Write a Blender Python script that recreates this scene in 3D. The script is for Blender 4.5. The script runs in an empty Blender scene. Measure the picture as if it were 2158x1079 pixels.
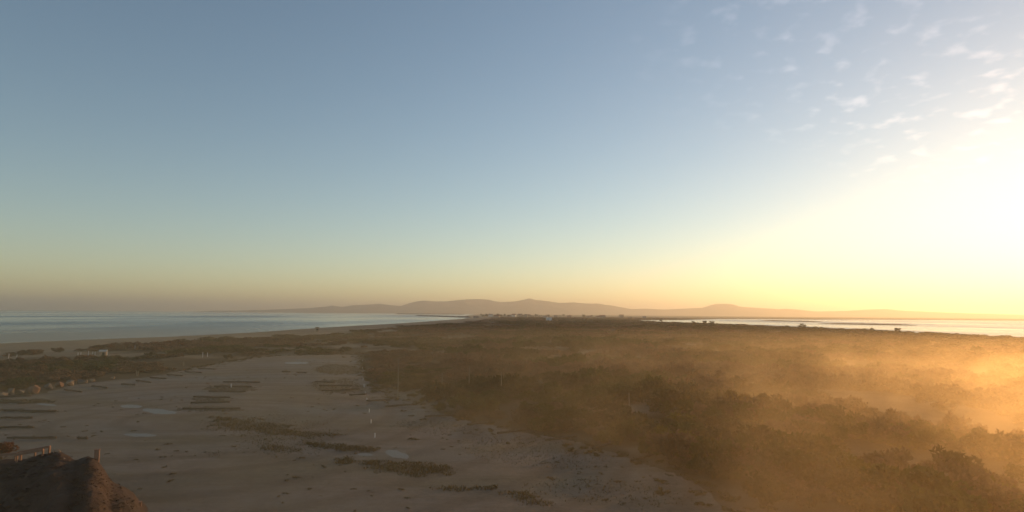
import bpy, bmesh, math, random
import numpy as np
from mathutils import Vector, Matrix
from mathutils.geometry import tessellate_polygon

random.seed(11)
RNG = np.random.default_rng(11)
SC = bpy.context.scene
COL = SC.collection
R = math.radians

# ------------------------------------------------------------------ camera
F_PX, W_PX, H_PX = 1286.0, 2158.0, 1079.0
PITCH, ROLL = R(5.35), R(0.45)
GROUND = 1.2                                   # level of the car park above the sea
CAM = Vector((0.0, 0.0, 13.2))
fwd = Vector((0, math.cos(PITCH), math.sin(PITCH)))
up0 = Vector((0, -math.sin(PITCH), math.cos(PITCH)))
rt = math.cos(ROLL) * Vector((1, 0, 0)) + math.sin(ROLL) * up0
up = -math.sin(ROLL) * Vector((1, 0, 0)) + math.cos(ROLL) * up0
cam_data = bpy.data.cameras.new('camera')
cam_data.sensor_width = 36.0
cam_data.lens = 36.0 * F_PX / W_PX
cam_data.clip_start = 0.5
cam_data.clip_end = 80000.0
cam = bpy.data.objects.new('camera', cam_data)
m3 = Matrix((rt, up, -fwd)).transposed()
cam.matrix_world = Matrix.Translation(CAM) @ m3.to_4x4()
COL.objects.link(cam)
SC.camera = cam

# ------------------------------------------------------------------ sky and sun
SUN_AZ, SUN_EL = R(46.5), R(9.0)               # azimuth from +Y towards +X
world = bpy.data.worlds.new('World')
SC.world = world
world.use_nodes = True
wt = world.node_tree
for n in list(wt.nodes):
    wt.nodes.remove(n)
w_out = wt.nodes.new('ShaderNodeOutputWorld')
w_bg = wt.nodes.new('ShaderNodeBackground')
w_bg.inputs['Strength'].default_value = 0.15
sky = wt.nodes.new('ShaderNodeTexSky')
sky.sky_type = 'NISHITA'
sky.sun_disc = False
sky.sun_elevation = SUN_EL
sky.sun_rotation = SUN_AZ
sky.altitude = 10.0
sky.air_density = 1.0
sky.dust_density = 0.12
sky.ozone_density = 1.15
wt.links.new(w_bg.outputs[0], w_out.inputs['Surface'])

# thin broken cloud layer: a direction is projected on a flat layer overhead
tc = wt.nodes.new('ShaderNodeTexCoord')
sep = wt.nodes.new('ShaderNodeSeparateXYZ')
wt.links.new(tc.outputs['Generated'], sep.inputs[0])
def wmath(op, a, b=None, clamp=False):
    n = wt.nodes.new('ShaderNodeMath'); n.operation = op; n.use_clamp = clamp
    for i, v in enumerate((a, b)):
        if v is None: continue
        if isinstance(v, (int, float)): n.inputs[i].default_value = v
        else: wt.links.new(v, n.inputs[i])
    return n.outputs[0]
zc = wmath('MAXIMUM', wmath('ADD', sep.outputs['Z'], 0.20), 0.08)
cu = wmath('DIVIDE', sep.outputs['X'], zc)
cv = wmath('DIVIDE', sep.outputs['Y'], zc)
comb = wt.nodes.new('ShaderNodeCombineXYZ')
wt.links.new(cu, comb.inputs[0]); wt.links.new(cv, comb.inputs[1])
def wnoise(scale, detail, rough, off):
    mp = wt.nodes.new('ShaderNodeMapping'); mp.inputs['Location'].default_value = off
    wt.links.new(comb.outputs[0], mp.inputs['Vector'])
    n = wt.nodes.new('ShaderNodeTexNoise'); n.inputs['Scale'].default_value = scale
    n.inputs['Detail'].default_value = detail; n.inputs['Roughness'].default_value = rough
    wt.links.new(mp.outputs[0], n.inputs['Vector'])
    return n.outputs['Fac']
def wramp(fac, a, b):
    n = wt.nodes.new('ShaderNodeMapRange'); n.interpolation_type = 'SMOOTHSTEP'
    lo, hi = (a, b) if a < b else (b, a)
    n.inputs['From Min'].default_value = lo; n.inputs['From Max'].default_value = hi
    if a > b: n.inputs['To Min'].default_value = 1.0; n.inputs['To Max'].default_value = 0.0
    wt.links.new(fac, n.inputs['Value'])
    return n.outputs['Result']
bx_ = wmath('SUBTRACT', cu, 1.35); by_ = wmath('SUBTRACT', cv, 1.15)
bd_ = wmath('SQRT', wmath('ADD', wmath('MULTIPLY', bx_, bx_), wmath('MULTIPLY', by_, by_)))
cover = wramp(wmath('ADD', bd_, wmath('MULTIPLY', wnoise(1.3, 2, 0.5, (3.1, -1.7, 0.0)), 0.9)), 1.62, 1.0)
puffs = wramp(wnoise(15.0, 3, 0.45, (0.4, 0.9, 0.0)), 0.50, 0.80)
cl = wmath('MULTIPLY', wmath('MULTIPLY', cover, puffs), 0.34)
mixc = wt.nodes.new('ShaderNodeMix'); mixc.data_type = 'RGBA'; mixc.blend_type = 'MIX'
tint = wt.nodes.new('ShaderNodeMix'); tint.data_type = 'RGBA'; tint.blend_type = 'MULTIPLY'
tint.inputs[0].default_value = 1.0
wt.links.new(sky.outputs[0], tint.inputs[6])
tint.inputs[7].default_value = (2.6, 1.9, 1.6, 1)
wt.links.new(cl, mixc.inputs[0])
wt.links.new(sky.outputs[0], mixc.inputs[6])
wt.links.new(tint.outputs[2], mixc.inputs[7])
wt.links.new(mixc.outputs[2], w_bg.inputs['Color'])

sun_data = bpy.data.lights.new('sun', 'SUN')
sun_data.energy = 3.6
sun_data.angle = R(0.53)
sun_data.color = (1.0, 0.56, 0.22)
sun = bpy.data.objects.new('sun', sun_data)
sun_dir = Vector((math.sin(SUN_AZ) * math.cos(SUN_EL), math.cos(SUN_AZ) * math.cos(SUN_EL), math.sin(SUN_EL)))
sun.rotation_euler = sun_dir.to_track_quat('Z', 'Y').to_euler()
sun.location = sun_dir * 200
COL.objects.link(sun)

SC.view_settings.view_transform = 'Standard'
SC.view_settings.look = 'None'
SC.view_settings.exposure = -0.05
SC.view_settings.gamma = 1.0
SC.view_settings.use_curve_mapping = False
SC.render.engine = 'CYCLES'
SC.cycles.use_denoising = True
SC.cycles.max_bounces = 6
SC.cycles.diffuse_bounces = 2
SC.cycles.glossy_bounces = 3
SC.cycles.volume_bounces = 1
SC.cycles.transparent_max_bounces = 12
SC.cycles.sample_clamp_indirect = 4.0
SC.cycles.use_fast_gi = False

# ------------------------------------------------------------------ helpers
def tag(o, label=None, cat=None, group=None, kind=None):
    if label: o['label'] = label
    if cat: o['category'] = cat
    if group: o['group'] = group
    if kind: o['kind'] = kind
    return o

def empty(name, loc=(0, 0, 0), rz=0.0, s=1.0):
    o = bpy.data.objects.new(name, None)
    o.empty_display_size = 0.3
    o.location = loc; o.rotation_euler = (0, 0, rz); o.scale = (s, s, s)
    COL.objects.link(o)
    return o

def mesh_obj(name, me, mat=None, parent=None, loc=None):
    o = bpy.data.objects.new(name, me)
    COL.objects.link(o)
    if mat and not me.materials: me.materials.append(mat)
    if parent: o.parent = parent
    if loc is not None: o.location = loc
    return o

def np_mesh(name, verts, faces, smooth=False, attr=None):
    """verts (n,3), faces (m,k) all the same k"""
    verts = np.ascontiguousarray(verts, dtype=np.float32)
    faces = np.ascontiguousarray(faces, dtype=np.int32)
    me = bpy.data.meshes.new(name)
    me.vertices.add(len(verts)); me.vertices.foreach_set('co', verts.ravel())
    k = faces.shape[1]
    me.loops.add(faces.size); me.loops.foreach_set('vertex_index', faces.ravel())
    me.polygons.add(len(faces))
    me.polygons.foreach_set('loop_start', np.arange(0, faces.size, k, dtype=np.int32))
    if smooth: me.polygons.foreach_set('use_smooth', np.ones(len(faces), dtype=bool))
    for an, av in (attr or {}).items():
        a = me.attributes.new(an, 'FLOAT', 'POINT')
        a.data.foreach_set('value', np.ascontiguousarray(av, dtype=np.float32))
    me.update(calc_edges=True)
    return me

def bm_mesh(name, bm, smooth=False):
    me = bpy.data.meshes.new(name)
    bm.normal_update()
    bm.to_mesh(me); bm.free()
    if smooth:
        for p in me.polygons: p.use_smooth = True
    return me

def add_box(bm, c, s, rz=0.0, bevel=0.0):
    g = bmesh.ops.create_cube(bm, size=1.0)
    vs = g['verts']
    bmesh.ops.scale(bm, vec=s, verts=vs)
    if bevel:
        es = list({e for v in vs for e in v.link_edges})
        r = bmesh.ops.bevel(bm, geom=es, offset=bevel, segments=1, affect='EDGES')
        vs = list({v for f in r['faces'] for v in f.verts} | {v for v in vs if v.is_valid})
    if rz: bmesh.ops.rotate(bm, cent=(0, 0, 0), matrix=Matrix.Rotation(rz, 3, 'Z'), verts=vs)
    bmesh.ops.translate(bm, vec=c, verts=vs)

def add_tube(bm, pts, rads, n=7, cap=True):
    rings = []
    for i, p in enumerate(pts):
        p = Vector(p)
        a = Vector(pts[max(i - 1, 0)]); b = Vector(pts[min(i + 1, len(pts) - 1)])
        d = (b - a).normalized()
        s = d.orthogonal().normalized(); t = d.cross(s)
        rings.append([bm.verts.new(p + rads[i] * (math.cos(2 * math.pi * k / n) * s + math.sin(2 * math.pi * k / n) * t)) for k in range(n)])
    for i in range(len(rings) - 1):
        for k in range(n):
            bm.faces.new((rings[i][k], rings[i][(k + 1) % n], rings[i + 1][(k + 1) % n], rings[i + 1][k]))
    if cap:
        bm.faces.new(rings[0][::-1]); bm.faces.new(rings[-1])

def _hash(ix, iy, seed):
    h = (ix.astype(np.int64) * 374761393 + iy.astype(np.int64) * 668265263 + seed * 982451653) & 0xffffffff
    h = ((h ^ (h >> 13)) * 1274126177) & 0xffffffff
    return ((h ^ (h >> 16)) & 0xffff) / 65535.0

def vnoise(x, y, seed=0):
    x = np.asarray(x, float); y = np.asarray(y, float)
    ix = np.floor(x); iy = np.floor(y); fx = x - ix; fy = y - iy
    fx = fx * fx * (3 - 2 * fx); fy = fy * fy * (3 - 2 * fy)
    a = _hash(ix, iy, seed); b = _hash(ix + 1, iy, seed); c = _hash(ix, iy + 1, seed); d = _hash(ix + 1, iy + 1, seed)
    return (a * (1 - fx) + b * fx) * (1 - fy) + (c * (1 - fx) + d * fx) * fy

def fbm(x, y, seed=0, octv=4):
    s = 0.0; a = 0.5; t = 0.0
    for k in range(octv):
        s = s + a * vnoise(np.asarray(x) * 2 ** k + 17.3 * k, np.asarray(y) * 2 ** k - 9.1 * k, seed + k); t += a; a *= 0.5
    return s / t

def ray(px, py):
    return (fwd + rt * ((px - W_PX / 2) / F_PX) - up * ((py - H_PX / 2) / F_PX)).normalized()

def flat_at(px, py, z=GROUND):
    d = ray(px, py); t = (z - CAM.z) / d.z
    return CAM + d * t

def on_plane(px, py, Y):
    d = ray(px, py); return CAM + d * (Y / d.y)

def inside(poly, x, y):
    x = np.asarray(x, float); y = np.asarray(y, float)
    r = np.zeros(x.shape, bool); n = len(poly)
    for i in range(n):
        (x0, y0), (x1, y1) = poly[i], poly[(i + 1) % n]
        if y0 == y1: continue
        c = ((y0 > y) != (y1 > y)) & (x < (x1 - x0) * (y - y0) / (y1 - y0) + x0)
        r ^= c
    return r

def sdist(poly, x, y):
    """signed distance, positive inside"""
    x = np.asarray(x, float); y = np.asarray(y, float)
    d2 = np.full(x.shape, 1e18); n = len(poly)
    for i in range(n):
        (x0, y0), (x1, y1) = poly[i], poly[(i + 1) % n]
        ex, ey = x1 - x0, y1 - y0
        t = np.clip(((x - x0) * ex + (y - y0) * ey) / (ex * ex + ey * ey + 1e-12), 0, 1)
        d2 = np.minimum(d2, (x - x0 - t * ex) ** 2 + (y - y0 - t * ey) ** 2)
    d = np.sqrt(d2)
    return np.where(inside(poly, x, y), d, -d)

def smooth(a, b, x):
    t = np.clip((np.asarray(x, float) - a) / (b - a), 0, 1)
    return t * t * (3 - 2 * t)

# ------------------------------------------------------------------ materials
def mat_new(name):
    m = bpy.data.materials.new(name); m.use_nodes = True
    nt = m.node_tree
    return m, nt, nt.nodes['Principled BSDF']

def nd(nt, typ, **kw):
    n = nt.nodes.new(typ)
    for k, v in kw.items():
        if k in n.inputs: n.inputs[k].default_value = v
        else: setattr(n, k, v)
    return n

def ramp(nt, fac, stops):
    n = nt.nodes.new('ShaderNodeValToRGB')
    e = n.color_ramp.elements
    while len(e) < len(stops): e.new(0.5)
    for i, (p, c) in enumerate(stops):
        e[i].position = p; e[i].color = (*c, 1)
    nt.links.new(fac, n.inputs[0])
    return n.outputs[0]

def coords(nt, kind='Object', scale=(1, 1, 1)):
    t = nd(nt, 'ShaderNodeTexCoord'); mp = nd(nt, 'ShaderNodeMapping')
    mp.inputs['Scale'].default_value = scale
    nt.links.new(t.outputs[kind], mp.inputs['Vector'])
    return mp.outputs[0]

def noise(nt, vec, scale, detail=4, rough=0.55):
    n = nd(nt, 'ShaderNodeTexNoise', Scale=scale, Detail=detail, Roughness=rough)
    nt.links.new(vec, n.inputs['Vector'])
    return n.outputs['Fac']

def mixcol(nt, fac, a, b, mode='MIX'):
    n = nd(nt, 'ShaderNodeMix', data_type='RGBA', blend_type=mode)
    for i, v in ((0, fac), (6, a), (7, b)):
        if isinstance(v, (int, float)): n.inputs[i].default_value = v
        elif isinstance(v, tuple): n.inputs[i].default_value = (*v, 1)
        else: nt.links.new(v, n.inputs[i])
    return n.outputs[2]

def bump(nt, bsdf, h, strength=0.4, dist=0.05):
    b = nd(nt, 'ShaderNodeBump', Strength=strength, Distance=dist)
    nt.links.new(h, b.inputs['Height']); nt.links.new(b.outputs[0], bsdf.inputs['Normal'])

def simple_mat(name, ca, cb, scale=3.0, rough=0.85, bs=0.3, bd=0.02, stretch=(1, 1, 1)):
    m, nt, b = mat_new(name)
    v = coords(nt, 'Object', stretch)
    f = noise(nt, v, scale, 5, 0.6)
    nt.links.new(ramp(nt, f, [(0.3, ca), (0.7, cb)]), b.inputs['Base Color'])
    b.inputs['Roughness'].default_value = rough
    b.inputs['Specular IOR Level'].default_value = 0.25
    if bs: bump(nt, b, noise(nt, v, scale * 4, 4), bs, bd)
    return m

M = {}
# dune and spit ground: sand, dry grass and dark heath litter
m, nt, b = mat_new('dune_ground'); M['dune'] = m
v = coords(nt, 'Object')
f1 = noise(nt, v, 0.018, 5, 0.6); f2 = noise(nt, v, 0.25, 5, 0.65); f3 = noise(nt, v, 3.0, 4, 0.6)
at_ = nd(nt, 'ShaderNodeAttribute', attribute_name='sand')
c_soil = ramp(nt, f2, [(0.30, (0.055, 0.046, 0.026)), (0.55, (0.095, 0.076, 0.045)), (0.75, (0.14, 0.112, 0.07))])
c_sand = ramp(nt, f2, [(0.3, (0.21, 0.17, 0.12)), (0.7, (0.30, 0.245, 0.175))])
c1 = mixcol(nt, at_.outputs['Fac'], c_soil, c_sand)
c2 = mixcol(nt, ramp(nt, f1, [(0.42, (0, 0, 0)), (0.62, (1, 1, 1))]), c1, mixcol(nt, 1.0, c1, (0.72, 0.70, 0.62), 'MULTIPLY'))
nt.links.new(c2, b.inputs['Base Color']); b.inputs['Roughness'].default_value = 0.95
b.inputs['Specular IOR Level'].default_value = 0.1
bump(nt, b, f3, 0.5, 0.15)

# car park gravel with damp stains and tyre-worn bands
m, nt, b = mat_new('gravel'); M['gravel'] = m
v = coords(nt, 'Object'); vs = coords(nt, 'Object', (0.35, 1.0, 1.0))
f1 = noise(nt, vs, 0.09, 6, 0.6); f2 = noise(nt, v, 0.6, 6, 0.7); f3 = noise(nt, v, 3.0, 6, 0.75)
f4 = noise(nt, vs, 0.04, 3, 0.5)
ca = ramp(nt, f2, [(0.25, (0.112, 0.098, 0.080)), (0.5, (0.168, 0.149, 0.124)), (0.75, (0.222, 0.198, 0.168))])
damp = ramp(nt, f1, [(0.44, (0, 0, 0)), (0.66, (1, 1, 1))])
cb = mixcol(nt, damp, ca, mixcol(nt, 1.0, ca, (0.66, 0.68, 0.64), 'MULTIPLY'))
cc = mixcol(nt, ramp(nt, f4, [(0.45, (0, 0, 0)), (0.60, (1, 1, 1))]), cb, mixcol(nt, 1.0, cb, (1.12, 1.02, 0.98), 'MULTIPLY'))
vt = coords(nt, 'Object', (0.22, 1.0, 1.0))
streak = ramp(nt, noise(nt, vt, 0.42, 6, 0.68), [(0.47, (0, 0, 0)), (0.60, (1, 1, 1))])
olive = ramp(nt, noise(nt, vs, 0.14, 4, 0.55), [(0.45, (0, 0, 0)), (0.62, (1, 1, 1))])
cc = mixcol(nt, streak, cc, mixcol(nt, 1.0, cc, (0.62, 0.60, 0.50), 'MULTIPLY'))
cc = mixcol(nt, olive, cc, mixcol(nt, 1.0, cc, (0.80, 0.82, 0.58), 'MULTIPLY'))
wv = nd(nt, 'ShaderNodeTexWave', wave_type='RINGS', rings_direction='SPHERICAL', Scale=0.055, Distortion=2.5, Detail=2.0)
mpw = nd(nt, 'ShaderNodeMapping'); mpw.inputs['Location'].default_value = (34, -70, 0)
nt.links.new(coords(nt, 'Object'), mpw.inputs['Vector']); nt.links.new(mpw.outputs[0], wv.inputs['Vector'])
track = ramp(nt, wv.outputs['Fac'], [(0.70, (0, 0, 0)), (0.95, (0.8, 0.8, 0.8))])
cc = mixcol(nt, track, cc, mixcol(nt, 1.0, cc, (0.52, 0.50, 0.46), 'MULTIPLY'))
cd = mixcol(nt, 0.35, cc, ramp(nt, f3, [(0.3, (0.09, 0.076, 0.056)), (0.7, (0.27, 0.23, 0.175))]))
nt.links.new(cd, b.inputs['Base Color'])
b.inputs['Specular IOR Level'].default_value = 0.3
nt.links.new(ramp(nt, damp, [(0, (0.95,) * 3), (1, (0.6,) * 3)]), b.inputs['Roughness'])
bump(nt, b, f3, 0.5, 0.03)

# water
def water_mat(name, col, sc, st, dist, rough):
    m, nt, b = mat_new(name)
    v = coords(nt, 'Object', (1, 0.45, 1))
    b.inputs['Base Color'].default_value = (*col, 1)
    b.inputs['Roughness'].default_value = rough
    b.inputs['IOR'].default_value = 1.333
    n1 = noise(nt, v, sc, 5, 0.6); n2 = noise(nt, v, sc * 0.05, 3, 0.5)
    ad = nd(nt, 'ShaderNodeMath', operation='ADD'); nt.links.new(n1, ad.inputs[0]); nt.links.new(n2, ad.inputs[1])
    bump(nt, b, ad.outputs[0], st, dist)
    # slicks: calmer streaks on the water
    vs = coords(nt, 'Object', (0.0035, 0.0012, 1))
    nt.links.new(ramp(nt, noise(nt, vs, 1.0, 5, 0.6), [(0.42, (rough,) * 3), (0.62, (rough * 2.2,) * 3)]), b.inputs['Roughness'])
    return m
M['sea'] = water_mat('sea_water', (0.030, 0.055, 0.062), 0.35, 0.8, 0.5, 0.14)
M['lagoon'] = M['sea']
m, nt, b = mat_new('puddle_water'); M['puddle'] = m
b.inputs['Base Color'].default_value = (0.11, 0.11, 0.09, 1); b.inputs['Roughness'].default_value = 0.38; b.inputs['Specular IOR Level'].default_value = 0.22
bump(nt, b, noise(nt, coords(nt), 6.0, 3), 0.05, 0.01)

M['hill'] = simple_mat('hill_rock', (0.055, 0.055, 0.045), (0.12, 0.10, 0.08), 0.004, 0.95, 0.4, 8.0)
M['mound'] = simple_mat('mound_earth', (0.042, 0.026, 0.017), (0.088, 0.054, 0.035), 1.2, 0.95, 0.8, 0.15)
M['rock'] = simple_mat('pale_rock', (0.17, 0.125, 0.085), (0.31, 0.235, 0.165), 2.2, 0.9, 0.6, 0.05)
M['rock_grey'] = simple_mat('grey_rock', (0.11, 0.095, 0.085), (0.19, 0.165, 0.145), 2.2, 0.9, 0.6, 0.05)
M['rock_red'] = simple_mat('reddish_rock', (0.19, 0.105, 0.065), (0.30, 0.19, 0.125), 2.2, 0.9, 0.6, 0.05)
M['jetty'] = simple_mat('jetty_stone', (0.06, 0.055, 0.05), (0.12, 0.11, 0.10), 0.3, 0.9, 0.5, 0.3)
M['log'] = simple_mat('weathered_log', (0.06, 0.048, 0.032), (0.13, 0.10, 0.07), 4.0, 0.9, 0.5, 0.01, (1, 6, 6))
M['timber'] = simple_mat('dry_timber', (0.24, 0.13, 0.08), (0.38, 0.22, 0.14), 5.0, 0.85, 0.4, 0.006, (1, 6, 6))
M['pole'] = simple_mat('pale_pole', (0.22, 0.19, 0.13), (0.36, 0.31, 0.22), 5.0, 0.8, 0.2, 0.004, (6, 6, 1))
M['white'] = simple_mat('white_paint', (0.66, 0.64, 0.60), (0.80, 0.78, 0.74), 3.0, 0.6, 0.1, 0.004)
M['cabin'] = simple_mat('cabin_boards', (0.42, 0.28, 0.17), (0.56, 0.40, 0.26), 4.0, 0.8, 0.3, 0.006, (8, 8, 1))
M['felt'] = simple_mat('pale_roof_sheet', (0.50, 0.44, 0.36), (0.64, 0.58, 0.48), 4.0, 0.7, 0.2, 0.006)
M['dark'] = simple_mat('dark_opening', (0.02, 0.02, 0.02), (0.04, 0.035, 0.03), 4.0, 0.7, 0)
M['house_white'] = simple_mat('house_render_white', (0.55, 0.52, 0.47), (0.68, 0.65, 0.60), 0.6, 0.85, 0)
M['house_tan'] = simple_mat('house_render_tan', (0.30, 0.24, 0.18), (0.40, 0.33, 0.25), 0.6, 0.85, 0)
M['house_grey'] = simple_mat('house_render_grey', (0.17, 0.16, 0.15), (0.25, 0.23, 0.21), 0.6, 0.85, 0)
M['roof_red'] = simple_mat('roof_tile', (0.15, 0.07, 0.045), (0.24, 0.11, 0.07), 2.0, 0.9, 0)
M['roof_grey'] = simple_mat('roof_slate', (0.07, 0.065, 0.06), (0.13, 0.12, 0.11), 2.0, 0.9, 0)
M['bark'] = simple_mat('bark', (0.05, 0.036, 0.024), (0.11, 0.08, 0.055), 6.0, 0.95, 0.5, 0.02, (4, 4, 1))

def leaf_mat(name, stops):
    m, nt, b = mat_new(name)
    a = nd(nt, 'ShaderNodeAttribute', attribute_name='tint')
    oi = nd(nt, 'ShaderNodeObjectInfo')
    ad = nd(nt, 'ShaderNodeMath', operation='MULTIPLY_ADD'); nt.links.new(oi.outputs['Random'], ad.inputs[0])
    ad.inputs[1].default_value = 0.35; nt.links.new(a.outputs['Fac'], ad.inputs[2])
    nt.links.new(ramp(nt, ad.outputs[0], stops), b.inputs['Base Color'])
    b.inputs['Roughness'].default_value = 0.8; b.inputs['Specular IOR Level'].default_value = 0.15
    tr = nd(nt, 'ShaderNodeBsdfTranslucent')
    nt.links.new(ramp(nt, ad.outputs[0], stops), tr.inputs['Color'])
    mx = nd(nt, 'ShaderNodeMixShader'); mx.inputs[0].default_value = 0.42
    nt.links.new(b.outputs[0], mx.inputs[1]); nt.links.new(tr.outputs[0], mx.inputs[2])
    nt.links.new(mx.outputs[0], nt.nodes['Material Output'].inputs['Surface'])
    return m
M['leaf_olive'] = leaf_mat('scrub_leaf', [(0.0, (0.045, 0.042, 0.018)), (0.5, (0.085, 0.074, 0.032)), (0.95, (0.135, 0.105, 0.050)), (1.3, (0.14, 0.105, 0.05))])
M['leaf_brown'] = leaf_mat('heath_leaf', [(0.0, (0.065, 0.048, 0.026)), (0.5, (0.125, 0.088, 0.050)), (0.95, (0.20, 0.125, 0.078)), (1.3, (0.21, 0.13, 0.08))])
M['leaf_green'] = leaf_mat('green_leaf', [(0.0, (0.034, 0.042, 0.012)), (0.5, (0.062, 0.072, 0.022)), (0.95, (0.095, 0.100, 0.034)), (1.3, (0.1, 0.1, 0.035))])
M['leaf_yellow'] = leaf_mat('yellow_green_leaf', [(0.0, (0.065, 0.058, 0.012)), (0.5, (0.105, 0.092, 0.020)), (0.95, (0.15, 0.125, 0.035)), (1.3, (0.15, 0.125, 0.035))])
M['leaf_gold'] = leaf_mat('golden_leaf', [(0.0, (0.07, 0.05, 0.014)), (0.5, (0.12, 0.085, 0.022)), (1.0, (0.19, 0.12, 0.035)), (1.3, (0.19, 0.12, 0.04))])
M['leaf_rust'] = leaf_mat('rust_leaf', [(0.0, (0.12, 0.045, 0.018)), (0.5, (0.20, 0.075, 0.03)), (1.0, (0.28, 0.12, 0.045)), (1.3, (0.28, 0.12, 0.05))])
M['leaf_far'] = leaf_mat('tree_leaf', [(0.0, (0.028, 0.030, 0.016)), (0.5, (0.048, 0.046, 0.024)), (1.0, (0.07, 0.06, 0.03)), (1.3, (0.07, 0.06, 0.03))])
M['grass'] = leaf_mat('car_park_grass', [(0.0, (0.040, 0.038, 0.014)), (0.5, (0.068, 0.060, 0.024)), (1.0, (0.105, 0.088, 0.040)), (1.3, (0.105, 0.088, 0.04))])

# ------------------------------------------------------------------ plan of the spit (world metres)
def shore(pts):
    return [tuple(flat_at(x, y, 0.0)[:2]) for x, y in pts]
sea_side = shore([(0, 724), (72, 721), (170, 717), (325, 711.5), (375, 709), (540, 700.5), (625, 694), (750, 686.5), (825, 682.5), (900, 677.5), (975, 672)])
lag_near = shore([(1345, 677.5), (1400, 680), (1500, 684.5), (1600, 688.5), (1700, 693), (1800, 698), (1900, 703), (2000, 708), (2158, 717)])
lag_far = [(283.0, 1330.0), (425.0, 1500.0), (640.0, 1900.0), (820.0, 2020.0), (980.0, 2000.0), (1500.0, 2300.0), (4200.0, 2600.0)]
LAND = [(-330, -9000), (-215, -40)] + sea_side + [(-112, 1600), (-108, 1680), (-160, 1800), (-420, 7400), (-3600, 7600), (-4200, 9500), (9500, 9500), (9500, 2600)] \
       + lag_far[::-1] + lag_near + [(306, 200), (312, -60), (330, -9000)]

park_px = [(-260, 862), (-60, 842), (20, 836), (90, 829), (150, 812), (200, 806), (250, 801), (300, 796), (385, 781), (470, 764), (530, 755), (590, 750),
           (660, 748), (720, 747), (762, 748), (764, 770), (772, 800), (800, 822), (850, 842), (905, 866), (975, 886), (1060, 902), (1150, 918), (1250, 940), (1340, 968), (1420, 1002), (1500, 1040), (1560, 1079)]
PARK = [tuple(flat_at(x, y)[:2]) for x, y in park_px]
PARK = [(-75, 20)] + PARK + [(22, 20), (20, -30), (-75, -30)]
# broken, natural edge
pp = []
for i in range(len(PARK)):
    a = Vector(PARK[i]); c = Vector(PARK[(i + 1) % len(PARK)])
    n = max(1, int((c - a).length / 1.2))
    nrm = Vector((-(c - a).y, (c - a).x)).normalized()
    for k in range(n):
        p = a.lerp(c, k / n)
        j = (float(fbm(p.x * 0.35, p.y * 0.35, 5, 3)) - 0.5) * 2.6
        pp.append((p.x + nrm.x * j, p.y + nrm.y * j))
PARK_EDGE = pp

def terrain(x, y):
    x = np.asarray(x, float); y = np.asarray(y, float)
    s = sdist(LAND, x, y)
    pk = sdist(PARK, x, y)
    z = np.where(s > 0, GROUND * (1 - np.exp(-np.maximum(s, 0) / 14.0)), np.maximum(s * 0.05, -4.0))
    inland = smooth(50, 95, s)
    off = smooth(0.5, 14, -pk)
    near = 1 - smooth(1200, 2500, np.hypot(x, y))
    d = (fbm(x / 22, y / 22, 3, 4) - 0.35) * 2.2 + (fbm(x / 90, y / 90, 8, 3) - 0.4) * 2.0
    z = z + inland * off * near * np.maximum(d, -0.5)
    z = z + smooth(1, 10, s) * off * (fbm(x / 4, y / 4, 21, 2) - 0.5) * 0.25
    z = np.where(pk > 0, GROUND - 0.06 * smooth(0.0, 1.5, pk), z)
    return z

def h_at(x, y):
    return float(terrain(np.array([x]), np.array([y]))[0])

def at(px, py):
    """the point of the ground seen there"""
    z = GROUND
    for _ in range(6):
        p = flat_at(px, py, z); z = 0.5 * z + 0.5 * h_at(p.x, p.y)
    return Vector((p.x, p.y, h_at(p.x, p.y)))

# ------------------------------------------------------------------ terrain sheet, sea, car park
az = np.concatenate([np.linspace(-R(180), -R(62), 40, endpoint=False), np.linspace(-R(62), R(62), 560, endpoint=False), np.linspace(R(62), R(180), 40)])
rad = np.geomspace(2.0, 11000.0, 420)
A, RR = np.meshgrid(az, rad)
X = RR * np.sin(A); Y = RR * np.cos(A)
Z = terrain(X.ravel(), Y.ravel()).reshape(X.shape)
S = sdist(LAND, X.ravel(), Y.ravel()).reshape(X.shape)
sand = (1 - smooth(66, 100, S + (fbm(X / 18, Y / 18, 31, 3) - 0.5) * 50)) * (X < 60) * 0.9
sand = np.maximum(sand, (1 - smooth(3, 10, S)))
bare = smooth(0.56, 0.68, fbm(X / 13, Y / 13, 41, 4)) * 0.75
sand = np.maximum(sand, bare)
V = np.stack([X.ravel(), Y.ravel(), Z.ravel()], 1)
nr, na = X.shape
idx = np.arange(nr * na).reshape(nr, na)
Fq = np.stack([idx[:-1, :-1].ravel(), idx[:-1, 1:].ravel(), idx[1:, 1:].ravel(), idx[1:, :-1].ravel()], 1)[:, ::-1]
V = np.vstack([V, [[0, 0, GROUND - 0.06]]])
me = np_mesh('terrain', V, Fq, True, {'sand': np.append(sand.ravel(), 0.0)})
tag(mesh_obj('terrain', me, M['dune']), kind='structure')

rs = np.concatenate([[0.0], np.geomspace(20, 32000, 120)])
aa = np.linspace(0, 2 * math.pi, 180, endpoint=False)
A, RR = np.meshgrid(aa, rs)
V = np.stack([(RR * np.sin(A)).ravel(), (RR * np.cos(A)).ravel(), np.zeros(A.size)], 1)
idx = np.arange(A.size).reshape(A.shape)
nx = np.roll(idx, -1, 1)
Fq = np.stack([idx[:-1].ravel(), nx[:-1].ravel(), nx[1:].ravel(), idx[1:].ravel()], 1)[:, ::-1]
Fq = Fq[len(aa):]
tag(mesh_obj('sea', np_mesh('sea', V, Fq), M['sea']), kind='structure')

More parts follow.
